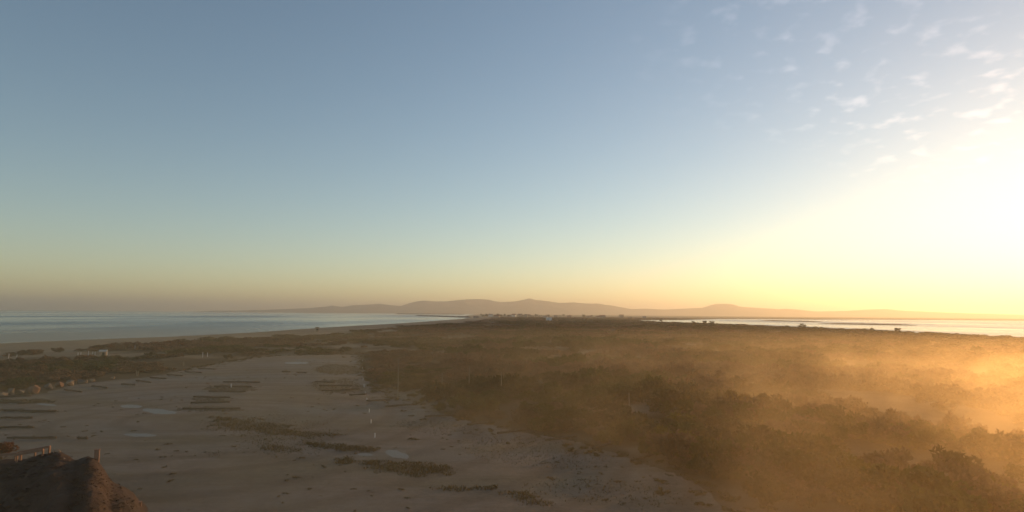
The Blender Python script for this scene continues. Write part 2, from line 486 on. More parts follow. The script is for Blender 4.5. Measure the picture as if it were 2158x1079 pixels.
def sheet(name, outline, z, mat):
    vs = [Vector((x, y, 0)) for x, y in outline]
    tris = tessellate_polygon([vs])
    bm = bmesh.new()
    bv = [bm.verts.new((v.x, v.y, z)) for v in vs]
    for t in tris:
        try: bm.faces.new([bv[i] for i in t])
        except ValueError: pass
    bmesh.ops.recalc_face_normals(bm, faces=bm.faces)
    if bm.faces and sum(f.normal.z for f in bm.faces) < 0:
        bmesh.ops.reverse_faces(bm, faces=bm.faces)
    return mesh_obj(name, bm_mesh(name, bm), mat)
tag(sheet('car_park', PARK_EDGE, GROUND, M['gravel']), kind='structure')

# ------------------------------------------------------------------ far hills
ridge_px = [(380, 655), (515, 654), (560, 652.5), (600, 651), (650, 649), (690, 645.5), (700, 643.5), (720, 646.5), (750, 642.5), (775, 641.5), (800, 640), (820, 642.5), (845, 644.5),
    (860, 639.5), (880, 634.5), (895, 633), (910, 634.5), (940, 635), (960, 632.5), (985, 630.5), (1010, 630), (1030, 631.5), (1045, 635), (1060, 636.5), (1090, 634.5), (1105, 631),
    (1115, 628.5), (1130, 632), (1150, 634), (1180, 638), (1210, 637), (1235, 639.5), (1260, 639.5), (1275, 642), (1290, 643.5), (1310, 647.5), (1330, 651), (1360, 650), (1400, 652),
    (1440, 650), (1480, 648), (1500, 642), (1510, 640.5), (1530, 640), (1545, 641), (1560, 646), (1590, 648), (1640, 651), (1655, 650), (1680, 652), (1720, 656), (1780, 655), (1830, 652),
    (1865, 651), (1900, 654), (1960, 657), (2050, 660), (2158, 663), (2300, 662), (2500, 660)]
HR = 8600.0
tanaz, hz = [], []
for x, y in ridge_px:
    d = ray(x, y); k = HR / math.hypot(d.x, d.y)
    tanaz.append(math.atan2(d.x, d.y)); hz.append(CAM.z + d.z * k)
ha = np.linspace(tanaz[0], tanaz[-1], 900)
top = np.interp(ha, tanaz, hz)
hr = np.linspace(6600, 10500, 60)
A, RR = np.meshgrid(ha, hr)
T = np.tile(top, (len(hr), 1))
shape = np.where(RR < HR, smooth(6700, HR, RR) ** 0.9, 1 - 0.6 * smooth(HR, 10500, RR))
X = RR * np.sin(A); Y = RR * np.cos(A)
gul = np.abs(fbm(X / 420, Y / 420, 77, 5) - 0.5) * 2
w = 1 - np.exp(-((RR - HR) / 500.0) ** 2)
Z = T * shape * (1 - w * (0.75 * gul)) + (fbm(X / 60, Y / 60, 79, 2) - 0.5) * 5 * shape - 2.0
Z = np.minimum(Z, T + 1.0)
edge = smooth(tanaz[0], tanaz[0] + 0.05, A)
Z = Z * edge - (1 - edge) * 3
idx = np.arange(A.size).reshape(A.shape)
Fq = np.stack([idx[:-1, :-1].ravel(), idx[:-1, 1:].ravel(), idx[1:, 1:].ravel(), idx[1:, :-1].ravel()], 1)[:, ::-1]
tag(mesh_obj('hills', np_mesh('hills', np.stack([X.ravel(), Y.ravel(), Z.ravel()], 1), Fq, True), M['hill']), kind='structure')

# ------------------------------------------------------------------ sand bar in the lagoon
def long_strip(name, a, c, width, height, mat, n=60, seed=1, taper=0.1):
    a = Vector(a); c = Vector(c); d = (c - a); nrm = Vector((-d.y, d.x)).normalized()
    prof = [(-1, -1.0), (-0.7, 0.35), (-0.3, 0.85), (0.2, 1.0), (0.6, 0.55), (1, -1.0)]
    vs, fs = [], []
    for i in range(n + 1):
        t = i / n; p = a.lerp(c, t)
        e = min(1.0, min(t, 1 - t) / taper) ** 0.5 if taper else 1.0
        for j, (u, hgt) in enumerate(prof):
            q = random.uniform(0.75, 1.25)
            o = p.to_2d() + nrm * u * width * e * (0.9 + 0.2 * float(vnoise(i * 0.3, j, seed)))
            vs.append((o.x, o.y, height * hgt * e * q if hgt > 0 else -2.0))
    k = len(prof)
    for i in range(n):
        for j in range(k - 1):
            fs.append((i * k + j, i * k + j + 1, (i + 1) * k + j + 1, (i + 1) * k + j))
    return mesh_obj(name, np_mesh(name, np.array(vs), np.array(fs)), mat)
b0 = flat_at(1722, 682.5, 0).to_2d(); b1 = flat_at(1935, 686, 0).to_2d()
tag(long_strip('sand_bar', b0, b1, 16, 1.6, M['dune'], 60, 4, 0.25), kind='structure')
b0 = flat_at(1600, 676.0, 0).to_2d(); b1 = flat_at(1735, 678.5, 0).to_2d()
tag(long_strip('sand_bar', b0, b1, 16, 1.8, M['dune'], 60, 5, 0.25), kind='structure')

# ------------------------------------------------------------------ rock jetties off the harbour
j2a = Vector((-112, 1650)); j2b = flat_at(878, 665.8, 0).to_2d()
o = long_strip('breakwater', j2a, j2b, 9, 3.6, M['jetty'], 90, 9, 0.02)
tag(o, 'nearer dark rock breakwater reaching from the spit end into the sea', 'breakwater')
dj = ray(835, 661.2); k = 4100.0 / dj.y
o = long_strip('breakwater', (-330, 4300), (dj.x * k, 4100), 12, 6.0, M['jetty'], 90, 10, 0.02)
tag(o, 'farther thin rock breakwater below the misty hills', 'breakwater')
# harbour light on the farther jetty
t = empty('harbour_light', (-300 + 0, 4285, 5.5)); tag(t, 'tiny harbour light tower standing on the farther breakwater', 'light tower')
bm = bmesh.new(); add_tube(bm, [(0, 0, -1), (0, 0, 12)], [2.2, 1.4], 10); mesh_obj('tower', bm_mesh('tower', bm), M['house_white'], t)
bm = bmesh.new(); add_tube(bm, [(0, 0, 12), (0, 0, 12.4), (0, 0, 12.4), (0, 0, 14.5), (0, 0, 15.6)], [2.2, 2.2, 1.2, 1.2, 0.1], 10); mesh_obj('lantern', bm_mesh('lantern', bm), M['roof_red'], t)

# ------------------------------------------------------------------ vegetation builders
def leaf_cloud(centres, radii, per, size, seed, flat=0.75):
    """small diamond leaves spread through clumps; returns verts, quads, tint"""
    r = np.random.default_rng(seed)
    n = len(centres) * per
    c = np.repeat(np.asarray(centres, float), per, 0); rr = np.repeat(np.asarray(radii, float), per)
    d = r.normal(size=(n, 3)); d /= np.linalg.norm(d, axis=1, keepdims=True)
    p = c + d * (rr * r.uniform(0.35, 1.0, n) ** 0.6)[:, None] * np.array([1, 1, flat])
    u = r.normal(size=(n, 3)) + d * 0.6; u[:, 2] += 0.35; u /= np.linalg.norm(u, axis=1, keepdims=True)
    w = np.cross(u, r.normal(size=(n, 3))); w /= np.linalg.norm(w, axis=1, keepdims=True)
    s = size * r.uniform(0.6, 1.35, n)[:, None]
    v = np.stack([p - u * s * 0.6, p + w * s * 0.32, p + u * s * 0.8, p - w * s * 0.32], 1).reshape(-1, 3)
    v[:, 2] = np.maximum(v[:, 2], 0.02)
    f = np.arange(n * 4).reshape(n, 4)
    clump_t = np.repeat(r.uniform(0, 0.55, len(centres)), per)
    tint = np.repeat(clump_t + r.uniform(0, 0.25, n), 4)
    return v, f, tint

def shrub_data(seed, w=1.2, h=1.4, clumps=15, per=70, size=0.16):
    r = random.Random(seed)
    cs, rd = [], []
    for k in range(clumps):
        a = r.uniform(0, 2 * math.pi); q = math.sqrt(r.random()) * w * 0.8
        top_ = h * (1 - 0.55 * (q / w) ** 2) * r.uniform(0.7, 1.05)
        cs.append((q * math.cos(a), q * math.sin(a), max(0.25, top_ - 0.3 * r.random() * h) * 0.8)); rd.append(r.uniform(0.26, 0.46) * w * 0.8)
    return cs, leaf_cloud(cs, rd, per, size, seed)

SHRUB = []
for k in range(7):
    hgt = [1.0, 1.25, 1.5, 1.1, 1.7, 0.9, 1.35][k]; wid = [1.2, 1.1, 1.25, 1.4, 1.1, 1.3, 1.0][k]
    cs, (v, f, ti) = shrub_data(100 + k, wid, hgt)
    fol = np_mesh('foliage', v, f, False, {'tint': ti})
    bm = bmesh.new()
    for c in cs[:8]:
        add_tube(bm, [(0.05 * c[0], 0.05 * c[1], -0.1), (c[0] * 0.45, c[1] * 0.45, c[2] * 0.5), c], [0.045, 0.03, 0.012], 5, False)
    SHRUB.append((fol, bm_mesh('stem', bm)))
M_LEAF = ['leaf_olive', 'leaf_brown', 'leaf_green', 'leaf_brown', 'leaf_olive', 'leaf_yellow', 'leaf_green']
for k, (fol, st) in enumerate(SHRUB):
    fol.materials.append(M[M_LEAF[k]]); st.materials.append(M['bark'])

def place_shrub(p, s, kind, label, group, name='shrub', flat=1.0):
    t = empty(name, p, random.uniform(0, 6.28)); t.scale = (s, s, s * flat)
    o = mesh_obj('foliage', SHRUB[kind][0], None, t); o = mesh_obj('stem', SHRUB[kind][1], None, t)
    tag(t, label, 'shrub', group)
    return t

# scatter: spacing grows with distance
cand = []
r = 24.0
while r < 1750:
    st = max(1.9, r / 62.0)
    n = int(R(92) * r / st)
    a = -R(46) + (np.arange(n) + RNG.uniform(-0.5, 0.5, n)) * (R(92) / n)
    q = r + RNG.uniform(-0.5, 0.5, n) * st
    cand.append(np.stack([q * np.sin(a), q * np.cos(a), np.full(n, st)], 1))
    r += st * 0.9
cand = np.vstack(cand)
cx, cy, cs_ = cand.T
sl = sdist(LAND, cx, cy); pk = sdist(PARK, cx, cy)
right = cx > 10
dens = fbm(cx / 17, cy / 17, 55, 3)
seaside = (cx < -20) & (sl < 70)
keep = (sl > np.where(right, 7, 66 + 60 * (fbm(cx / 20, cy / 20, 57, 3) - 0.4))) & (pk < -0.8 - 0.25 * cs_)
keep &= ~((pk > -3) & (RNG.random(len(cx)) < 0.35))
keep &= (RNG.random(len(cx)) < np.where(right, 0.88, 0.74) * smooth(0.32, 0.46, dens))
keep &= ~((cx < -20) & (np.hypot(cx + 28, cy - 38) < 16))
for qx, qy, qr in ((217, 752, 15), (186, 752, 14), (165, 753, 12), (26, 760, 14), (668, 700, 20), (288, 795, 6), (432, 755, 9), (5, 836, 5), (30, 834, 4.5), (60, 832, 4.5), (85, 827, 4.5), (110, 822, 4.5), (135, 816, 4.5), (160, 812, 4), (180, 808, 4), (205, 804, 3.5), (238, 800, 3)):
    q = flat_at(qx, qy); keep &= np.hypot(cx - q.x, cy - q.y) > qr
cx, cy, cs_ = cx[keep], cy[keep], cs_[keep]
cz = terrain(cx, cy)
dist = np.hypot(cx, cy)
order = np.argsort(dist)
cx, cy, cz, cs_, dist = [q[order] for q in (cx, cy, cz, cs_, dist)]
in_view = (np.abs(np.arctan2(cx, cy)) < R(40.5))
iv = in_view & (dist > 36)
sel = np.concatenate([np.where(iv & (cx < -12))[0][:80], np.where(iv & (cx >= -12))[0][:205]])
mask = np.zeros(len(cx), bool); mask[sel] = True
for i in sel:
    k = random.randrange(7)
    s = random.choice((random.uniform(0.6, 1.1), random.uniform(0.9, 1.5), random.uniform(1.3, 2.1))) * (1.12 if cx[i] > 10 else 0.85)
    if cx[i] < 0:
        lab, grp = 'low brown shrub in the dune scrub left of the car park', 'shrubs of the left dune strip'
    else:
        lab, grp = 'dense dark shrub in the thicket right of the car park', 'shrubs of the right thicket'
    place_shrub((cx[i], cy[i], cz[i] - 0.03), s, k, lab, grp, 'shrub', 0.62 if cx[i] < 0 else 1.0)

# the rest of the scrub, beyond counting: one mass of low leafy tufts
def tuft_templates(n, clumps, per, size, h):
    out = []
    for k in range(n):
        cs, (v, f, ti) = shrub_data(300 + k + clumps * 10, 1.0, h, clumps, per, size)
        out.append((v, ti))
    return out
def scatter_mass(name, label, cat, px, py, pz, sc, hs, temps, mat, tb):
    vs, ts = [], []
    for i in range(len(px)):
        v, ti = temps[i % len(temps)]
        a = RNG.uniform(0, 6.28); ca, sa = math.cos(a), math.sin(a)
        q = np.empty_like(v)
        q[:, 0] = (v[:, 0] * ca - v[:, 1] * sa) * sc[i] + px[i]
        q[:, 1] = (v[:, 0] * sa + v[:, 1] * ca) * sc[i] + py[i]
        q[:, 2] = v[:, 2] * hs[i] + pz[i]
        vs.append(q); ts.append(ti * 0.8 + tb[i])
    v = np.vstack(vs)
    f = np.arange(len(v)).reshape(-1, 4)
    o = mesh_obj(name, np_mesh(name, v, f, False, {'tint': np.concatenate(ts)}), mat)
    return tag(o, label, cat, None, 'stuff')
rest = ~mask
px, py, pz, ps, pd = cx[rest], cy[rest], cz[rest], cs_[rest], dist[rest]
tb = fbm(px / 26, py / 26, 61, 3) * 0.8 - 0.2
nearm = pd < 260
scl = ps * RNG.uniform(0.38, 1.0, len(ps)); hsc = np.minimum(scl, 1.9) * RNG.uniform(0.55, 1.35, len(ps))
hsc = hsc * np.where(px < -15, 0.6, 1.0)
brown = (fbm(px / 30, py / 30, 71, 3) + np.where(px < 0, 0.12, 0.0)) > 0.56
TN = tuft_templates(6, 10, 26, 0.24, 1.1); TF = tuft_templates(6, 9, 13, 0.34, 0.9)
green = ~brown & (fbm(px / 19, py / 19, 73, 3) > 0.53)
olive_ = ~brown & ~green
for sel_, temps, mat, nm, lb in (
        (nearm & olive_, TN, 'leaf_olive', 'olive_scrub', 'olive scrub filling the middle distance of the spit'),
        (nearm & green, TN, 'leaf_green', 'green_scrub', 'green scrub patches in the middle distance of the spit'),
        (nearm & brown, TN, 'leaf_brown', 'brown_scrub', 'brown heath scrub filling the middle distance of the spit'),
        (~nearm & ~brown, TF, 'leaf_olive', 'olive_scrub', 'far olive scrub running along the spit towards the town'),
        (~nearm & brown, TF, 'leaf_brown', 'brown_scrub', 'far brown scrub running along the spit towards the town')):
    q = np.where(sel_)[0]
    scatter_mass(nm, lb, 'scrub', px[q], py[q], pz[q] - 0.03, scl[q], hsc[q], temps, M[mat], tb[q])

# ------------------------------------------------------------------ trees by the lagoon and round the town
def tree_mesh(seed, h, w):
    r = random.Random(seed)
    cs, rd = [], []
    for k in range(11):
        a = r.uniform(0, 6.28); q = math.sqrt(r.random()) * w * 0.7
        cs.append((q * math.cos(a), q * math.sin(a), h * r.uniform(0.42, 0.92))); rd.append(w * r.uniform(0.3, 0.48))
    v, f, ti = leaf_cloud(cs, rd, 40, h * 0.1, seed)
    crown = np_mesh('crown', v, f, False, {'tint': ti}); crown.materials.append(M['leaf_far'])
    bm = bmesh.new()
    add_tube(bm, [(0, 0, -0.3), (0.03 * h, 0, h * 0.3), (0, 0.02 * h, h * 0.6)], [h * 0.035, h * 0.028, h * 0.012], 6)
    for c in cs[:5]:
        add_tube(bm, [(0.02 * h, 0, h * 0.3), (c[0] * 0.5, c[1] * 0.5, (c[2] + h * 0.3) / 2), c], [h * 0.018, h * 0.012, h * 0.005], 5, False)
    tr = bm_mesh('trunk', bm); tr.materials.append(M['bark'])
    return crown, tr
TREES = [tree_mesh(500 + k, 1.0, 0.42 + 0.06 * k) for k in range(4)]
def place_tree(p, h, k, label, group=None, name='tree', wide=1.0):
    t = empty(name, p, random.uniform(0, 6.28)); t.scale = (h * wide, h * wide, h)
    mesh_obj('crown', TREES[k % 4][0], None, t); mesh_obj('trunk', TREES[k % 4][1], None, t)
    return tag(t, label, 'tree', group)

for x, y, h, lab in ((1690, 694, 5.0, 'small dark tree breaking the lagoon shore line left of its neighbours'),
                     (1838, 701, 3.4, 'tiny bushy tree on the lagoon shore opposite the dark sand bar'),
                     (1822, 700, 3.0, 'lowest tiny tree on the lagoon shore opposite the dark sand bar'),
                     (1894, 704.5, 4.2, 'slim tiny tree on the lagoon shore nearest the sun glare'),
                     (1659, 692.5, 3.0, 'very small tree on the lagoon shore left of the small dark tree'),
                     (1716, 695.5, 3.0, 'very small tree on the lagoon shore right of the small dark tree'),
                     (1484, 685.5, 5.0, 'rounded tree in the shore clump where the lagoon narrows'),
                     (1462, 684.5, 4.0, 'leftmost low tree in the shore clump where the lagoon narrows'),
                     (1500, 686.5, 5.0, 'rightmost rounded tree in the shore clump where the lagoon narrows'),
                     (1394, 680.5, 4.5, 'lone small tree beside the narrow head of the lagoon')):
    place_tree(at(x, y), h, random.randrange(4), lab, wide=1.4)

# ------------------------------------------------------------------ the far town
def house_mesh(seed, w, d, h, flat):
    bm = bmesh.new(); add_box(bm, (0, 0, h / 2 - 0.3), (w, d, h + 0.6)); wall = bm_mesh('wall', bm)
    bm = bmesh.new()
    if flat:
        add_box(bm, (0, 0, h + 0.25), (w + 0.5, d + 0.5, 0.5))
    else:
        rh = d * 0.32
        vs = [bm.verts.new(c) for c in ((-w / 2 - .4, -d / 2 - .4, h), (w / 2 + .4, -d / 2 - .4, h), (w / 2 + .4, d / 2 + .4, h), (-w / 2 - .4, d / 2 + .4, h), (-w / 2 - .4, 0, h + rh), (w / 2 + .4, 0, h + rh))]
        for q in ((0, 1, 5, 4), (2, 3, 4, 5), (0, 4, 3), (1, 2, 5), (3, 2, 1, 0)):
            bm.faces.new([vs[i] for i in q])
    return wall, bm_mesh('roof', bm)
def place_house(p, rz, dims, flat, wm, rm, label, group, name='house'):
    t = empty(name, p, rz)
    wall, roof = house_mesh(0, *dims, flat)
    mesh_obj('wall', wall, M[wm], t); rf = mesh_obj('roof', roof, M[rm], t)
    w, d, h = dims
    for fl in range(max(1, int(h / 3))):
        for x in np.linspace(-w / 2 + 1.4, w / 2 - 1.4, max(2, int(w / 3.5))):
            bm = bmesh.new(); add_box(bm, (x, -d / 2 - 0.02, 1.6 + fl * 2.9), (1.2, 0.12, 1.3)); mesh_obj('window', bm_mesh('window', bm), M['dark'], t)
    return tag(t, label, 'house', group)
house_px = [(1003, 667.5, 1500), (1020, 665, 1900), (1034, 665, 2000), (1047, 668, 1580), (1052, 664.5, 2100), (1078, 664.5, 2050), (1083, 666, 1750), (1096, 665, 1900), (1108, 667.5, 1600), (1113, 667, 1650),
            (1122, 665, 1950), (1150, 668.5, 1500), (1172, 666, 1850), (1200, 666, 1900), (1240, 667, 1750), (1262, 668.5, 1560), (1270, 668, 1600), (1310, 666, 2050), (1327, 667, 1900), (1358, 670.5, 1620)]
ORD20 = ['first', 'second', 'third', 'fourth', 'fifth', 'sixth', 'seventh', 'eighth', 'ninth', 'tenth', 'eleventh', 'twelfth', 'thirteenth', 'fourteenth', 'fifteenth', 'sixteenth', 'seventeenth', 'eighteenth', 'nineteenth', 'last']
for i, (x, y, D) in enumerate(sorted(house_px)):
    d = ray(x, y); k = D / d.y
    p = Vector((d.x * k, D, 0)); p.z = h_at(p.x, p.y)
    big = i in (0, 7, 8, 17)
    place_house(p, random.uniform(-0.5, 0.5), (random.uniform(9, 15), random.uniform(7, 10), random.choice((3.4, 4.0, 6.2, 6.4)) * (1.2 if big else 1)), random.random() < 0.35,
                random.choice(('house_white', 'house_tan', 'house_tan', 'house_grey')), random.choice(('roof_red', 'roof_grey', 'roof_red')),
                f'far town house, {ORD20[i]} counting from the harbour jetties to the right', 'far houses of the town')
p = at(1157, 677.2)
place_house(p, 0.35, (7.0, 6.0, 5.2), True, 'white', 'white', 'lone bright white building in the dark scrub before the town', None, 'white_building')
for i in range(46):
    x = random.choice((random.uniform(1006, 1120), random.uniform(1010, 1340), random.uniform(1010, 1200)))
    D = random.uniform(1750, 2500)
    d = ray(x, 664); k = D / d.y
    p = Vector((d.x * k, D, 0)); p.z = h_at(p.x, p.y)
    place_tree(p, random.uniform(5.0, 9.5), i, 'dark far tree on the skyline of the town', 'trees of the far town', 'tree', 1.3)

# ------------------------------------------------------------------ boulders along the car park edge
def boulder_mesh(seed, sx, sy, sz):
    """angular quarried block: a chipped convex hull"""
    r = random.Random(seed)
    bm = bmesh.new()
    for k in range(17):
        c = Vector((r.gauss(0, 1), r.gauss(0, 1), r.gauss(0, 0.8))).normalized()
        q = r.uniform(0.82, 1.05) / max(abs(c.x), abs(c.y), abs(c.z)) ** 0.55
        bm.verts.new((c.x * q * sx * 0.86, c.y * q * sy * 0.86, c.z * q * sz * 0.8))
    h = bmesh.ops.convex_hull(bm, input=bm.verts)
    bmesh.ops.delete(bm, geom=list({g for g in h['geom_interior'] + h['geom_unused'] if isinstance(g, bmesh.types.BMVert)}), context='VERTS')
    bmesh.ops.bevel(bm, geom=list(bm.edges), offset=0.06 * min(sx, sz), segments=2, affect='EDGES', profile=0.6)
    for v in bm.verts:
        v.co *= 1 + 0.06 * (float(vnoise(v.co.x * 5 + seed, v.co.y * 5 + v.co.z * 4.1, seed)) - 0.5)
    zmin = min(v.co.z for v in bm.verts)
    bmesh.ops.translate(bm, vec=(0, 0, -zmin * 0.75), verts=bm.verts)
    return bm_mesh('boulder', bm)
boulders = [(4, 834, 0.9, 0.5, 'rock', 'flat pale boulder at the left frame edge of the boulder row'),
            (23, 832, 0.62, 0.85, 'rock', 'upright narrow tan boulder, second of the row from the left'),
            (44, 830, 1.0, 0.72, 'rock', 'wide orange-lit boulder between the narrow boulder and the largest one'),
            (71, 828, 1.05, 1.15, 'rock_red', 'largest reddish boulder of the row along the car park'),
            (103, 820, 0.95, 0.98, 'rock_grey', 'dull grey boulder right of the largest reddish boulder'),
            (125, 815, 0.85, 0.85, 'rock_red', 'orange boulder right of the dull grey boulder'),
            (147, 812, 0.85, 0.85, 'rock', 'pale boulder with a dark left side, right of the orange boulder'),
            (171, 808, 0.8, 0.8, 'rock_grey', 'dim brownish boulder in front of the shrubs near the row end'),
            (181, 806, 0.4, 0.6, 'rock', 'small pale boulder close beside the dim brownish boulder'),
            (195, 803, 0.62, 0.42, 'rock', 'low pale boulder second from the right end of the row'),
            (238, 798, 0.5, 0.4, 'rock', 'smallest low boulder at the right end of the row')]
for i, (x, y, w, h, mt, lab) in enumerate(boulders):
    p = flat_at(x, y + 1)
    o = mesh_obj('boulder', boulder_mesh(40 + i, w * 0.84, w * 0.75, h * 0.92), M[mt], None, (p.x, p.y, min(p.z, GROUND) - 0.02))
    o.rotation_euler = (0, 0, random.uniform(0, 6.28))
    tag(o, lab, 'boulder', 'boulders along the car park edge')

# ------------------------------------------------------------------ timber parking bars
def parking_log(x0, y0, x1, y1, label, r=0.105):
    a = flat_at(x0, y0); c = flat_at(x1, y1)
    mid = (a + c) / 2; d = c - a; L = d.length
    t = empty('parking_log', mid, math.atan2(d.y, d.x))
    bm = bmesh.new()
    n = 7
    add_tube(bm, [(-L / 2 + L * k / n, random.uniform(-.05, .05), 0.15 + random.uniform(-.03, .03)) for k in range(n + 1)], [r * random.uniform(0.85, 1.1) for _ in range(n + 1)], 8)
    mesh_obj('beam', bm_mesh('beam', bm, True), M['log'], t)
    for s in (-0.36, 0.36):
        bm = bmesh.new(); add_tube(bm, [(s * L, 0.05, -0.1), (s * L, 0.05, 0.30)], [0.06, 0.055], 6); mesh_obj('stake', bm_mesh('stake', bm), M['log'], t)
    return tag(t, label, 'parking bar', 'timber parking bars on the gravel')
ordn = ['first', 'second', 'third', 'fourth', 'fifth', 'sixth', 'seventh', 'eighth', 'ninth', 'tenth']
col_a = [(-30, 839, 66, 836), (-20, 852, 58, 851), (8, 866.5, 118, 868.5), (2, 882.5, 68, 882.5), (-10, 904, 70, 902), (14, 926.5, 118, 925)]
for i, q in enumerate(col_a):
    parking_log(*q, f'dark timber parking bar, {ordn[i]} from the boulders at the left frame edge')
col_b = [(135, 823, 172, 827.5), (193, 815, 226, 819), (256, 810.5, 285, 813), (286, 803.5, 318, 807), (316, 797, 350, 799), (352, 791, 385, 793.5), (390, 784.5, 425, 786.5)]
for i, q in enumerate(col_b):
    parking_log(*q, f'slanting timber parking bar beyond the boulders, {ordn[i]} in its row from the left')
col_c = [(418, 778, 455, 779), (470, 806.5, 548, 807), (452, 815.5, 530, 816), (440, 826, 518, 827), (408, 838, 485, 839.5), (402, 850.5, 484, 849), (385, 863, 506, 863)]
for i, q in enumerate(col_c):
    parking_log(*q, f'dark timber parking bar in the mid column, {ordn[i]} from its far end')
col_d = [(594, 784.5, 612, 785), (625, 786, 646, 787), (664, 806, 706, 806.5), (672, 814.5, 742, 813.5), (678, 824.5, 740, 823), (718, 823, 758, 821), (736, 834.5, 772, 832)]
for i, q in enumerate(col_d):
    parking_log(*q, f'timber parking bar left of the white marker posts, {ordn[i]} from its far end')
col_e = [(772, 846.5, 822, 844.5), (812, 858, 860, 855), (895, 880, 985, 875), (985, 897, 1042, 891), (1048, 915, 1108, 908), (1150, 931, 1215, 921), (1248, 948, 1300, 934), (1330, 973, 1375, 962)]
for i, q in enumerate(col_e):
    parking_log(*q, f'slanting timber parking bar at the thicket edge, {ordn[i]} from the white posts')
parking_log(162, 926, 184, 926, 'short lone timber bar on open gravel right of the left column')

# ------------------------------------------------------------------ puddles
def blob_outline(x0, x1, yc, hgt, seed, slant=0.0, n=64):
    out = []
    for k in range(n):
        a = 2 * math.pi * k / n
        q = 0.62 + 0.76 * float(fbm(2.6 * math.cos(a) + seed, 2.6 * math.sin(a) + seed * 3.3, seed, 3))
        px_ = (x0 + x1) / 2 + (x1 - x0) / 2 * math.cos(a) * (0.9 + 0.1 * q); py_ = yc + hgt / 2 * math.sin(a) * q + slant * math.cos(a)
        p = flat_at(px_, py_); out.append((p.x, p.y))
    return out
for i, q in enumerate([(254, 300, 856.5, 7, 3, 0.5), (300, 372, 867, 10, 4, 3.0), (76, 118, 852.5, 4, 5, 1.5), (16, 36, 850.5, 2.2, 6, 0.5), (752, 786, 958, 6, 7, 1.0), (812, 862, 958, 15, 8, 5.0), (600, 650, 765, 5, 9, 0.0), (262, 330, 917, 7, 10, 1)]):
    tag(sheet('puddle', blob_outline(*q), GROUND + 0.006, M['puddle']), kind='structure')

# ------------------------------------------------------------------ grass patches on the gravel (uncountable blades)
def grass_patch(label, blobs, count, hmax=0.16):
    pts = []
    polys = [blob_outline(*b) for b in blobs]
    for po in polys:
        xs = [p[0] for p in po]; ys = [p[1] for p in po]
        area = (max(xs) - min(xs)) * (max(ys) - min(ys))
        n = int(area * count)
        x = RNG.uniform(min(xs), max(xs), n); y = RNG.uniform(min(ys), max(ys), n)
        d = sdist(po, x, y); k = (d > -0.3) & (RNG.random(n) < smooth(-0.3, 1.0, d + (fbm(x * 0.9, y * 0.9, 91, 3) - 0.52) * 3.2))
        pts.append(np.stack([x[k], y[k]], 1))
    p = np.vstack(pts); n = len(p)
    a = RNG.uniform(0, 6.28, n); h = hmax * RNG.uniform(0.4, 1.2, n); w = 0.035
    lean = RNG.normal(0, 0.09, (n, 2))
    base = np.column_stack([p, np.full(n, GROUND + 0.002)])
    dx = np.column_stack([np.cos(a) * w, np.sin(a) * w, np.zeros(n)])
    tip = base + np.column_stack([lean, h])
    v = np.stack([base - dx, base + dx, tip + dx * 0.3], 1).reshape(-1, 3)
    f = np.arange(n * 3).reshape(n, 3)
    ti = np.repeat(fbm(p[:, 0] / 2, p[:, 1] / 2, 93, 2) * 0.7 + RNG.uniform(-0.1, 0.25, n), 3)
    tag(mesh_obj('grass', np_mesh('grass', v, f, False, {'tint': ti}), M['grass']), label, 'grass', None, 'stuff')
grass_patch('large olive grass patch in front of the bluish puddle', [(770, 970, 987, 34, 1, 4), (690, 830, 972, 16, 2, 3), (640, 800, 942, 18, 3, 6)], 110)
grass_patch('long broken grass streak across the middle of the gravel', [(430, 560, 883, 10, 4, 2), (440, 640, 900, 26, 5, 8), (550, 720, 916, 16, 6, 4), (550, 650, 945, 22, 12, 6)], 60)
grass_patch('thin grass around the mid column of parking bars', [(380, 520, 862, 12, 7, 2), (430, 545, 820, 12, 8, 0), (400, 500, 842, 10, 13, 0)], 34, 0.12)
grass_patch('thin grass around the left column of parking bars', [(-20, 120, 846, 12, 9, 0), (-20, 125, 866, 7, 14, 1), (-20, 90, 901, 5, 15, 0)], 50, 0.13)
grass_patch('thin grass left of the white marker posts', [(650, 770, 815, 34, 10, 2), (660, 765, 780, 24, 16, 2)], 26, 0.14)
grass_patch('sparse olive grass spread over the middle of the gravel', [(420, 740, 905, 60, 21, 8), (480, 700, 945, 40, 22, 4)], 9, 0.13)
grass_patch('sparse olive grass on the gravel beside the thicket', [(960, 1300, 955, 70, 23, 14), (1100, 1480, 1040, 70, 24, 10), (820, 1020, 900, 30, 25, 6)], 12, 0.13)
grass_patch('ragged grass at the bottom frame edge', [(1050, 1170, 1052, 30, 11, 6), (900, 1050, 1030, 12, 17, -4)], 90)
grass_patch('sparse dark weeds left of the grass streak', [(415, 480, 955, 18, 18, 0), (560, 620, 925, 8, 19, 0)], 26, 0.10)

# ------------------------------------------------------------------ dark mound bottom left with its timber rail
MY = 38.0
mp_px = [(-420, 990), (-250, 975), (-120, 968), (0, 966), (42, 964), (70, 958), (95, 951), (128, 949), (145, 957), (160, 968), (172, 961), (186, 956), (200, 961), (210, 970), (222, 988), (235, 1009), (250, 1015), (264, 1022), (283, 1036), (292, 1052), (298, 1064), (312, 1072), (340, 1085)]
mx, mz = [], []
for x, y in mp_px:
    q = on_plane(x, y, MY); mx.append(q.x); mz.append(q.z)
gx = np.linspace(mx[0], mx[-1] + 3, 300); gy = np.linspace(MY - 11, MY + 9, 110)
GX, GY = np.meshgrid(gx, gy)
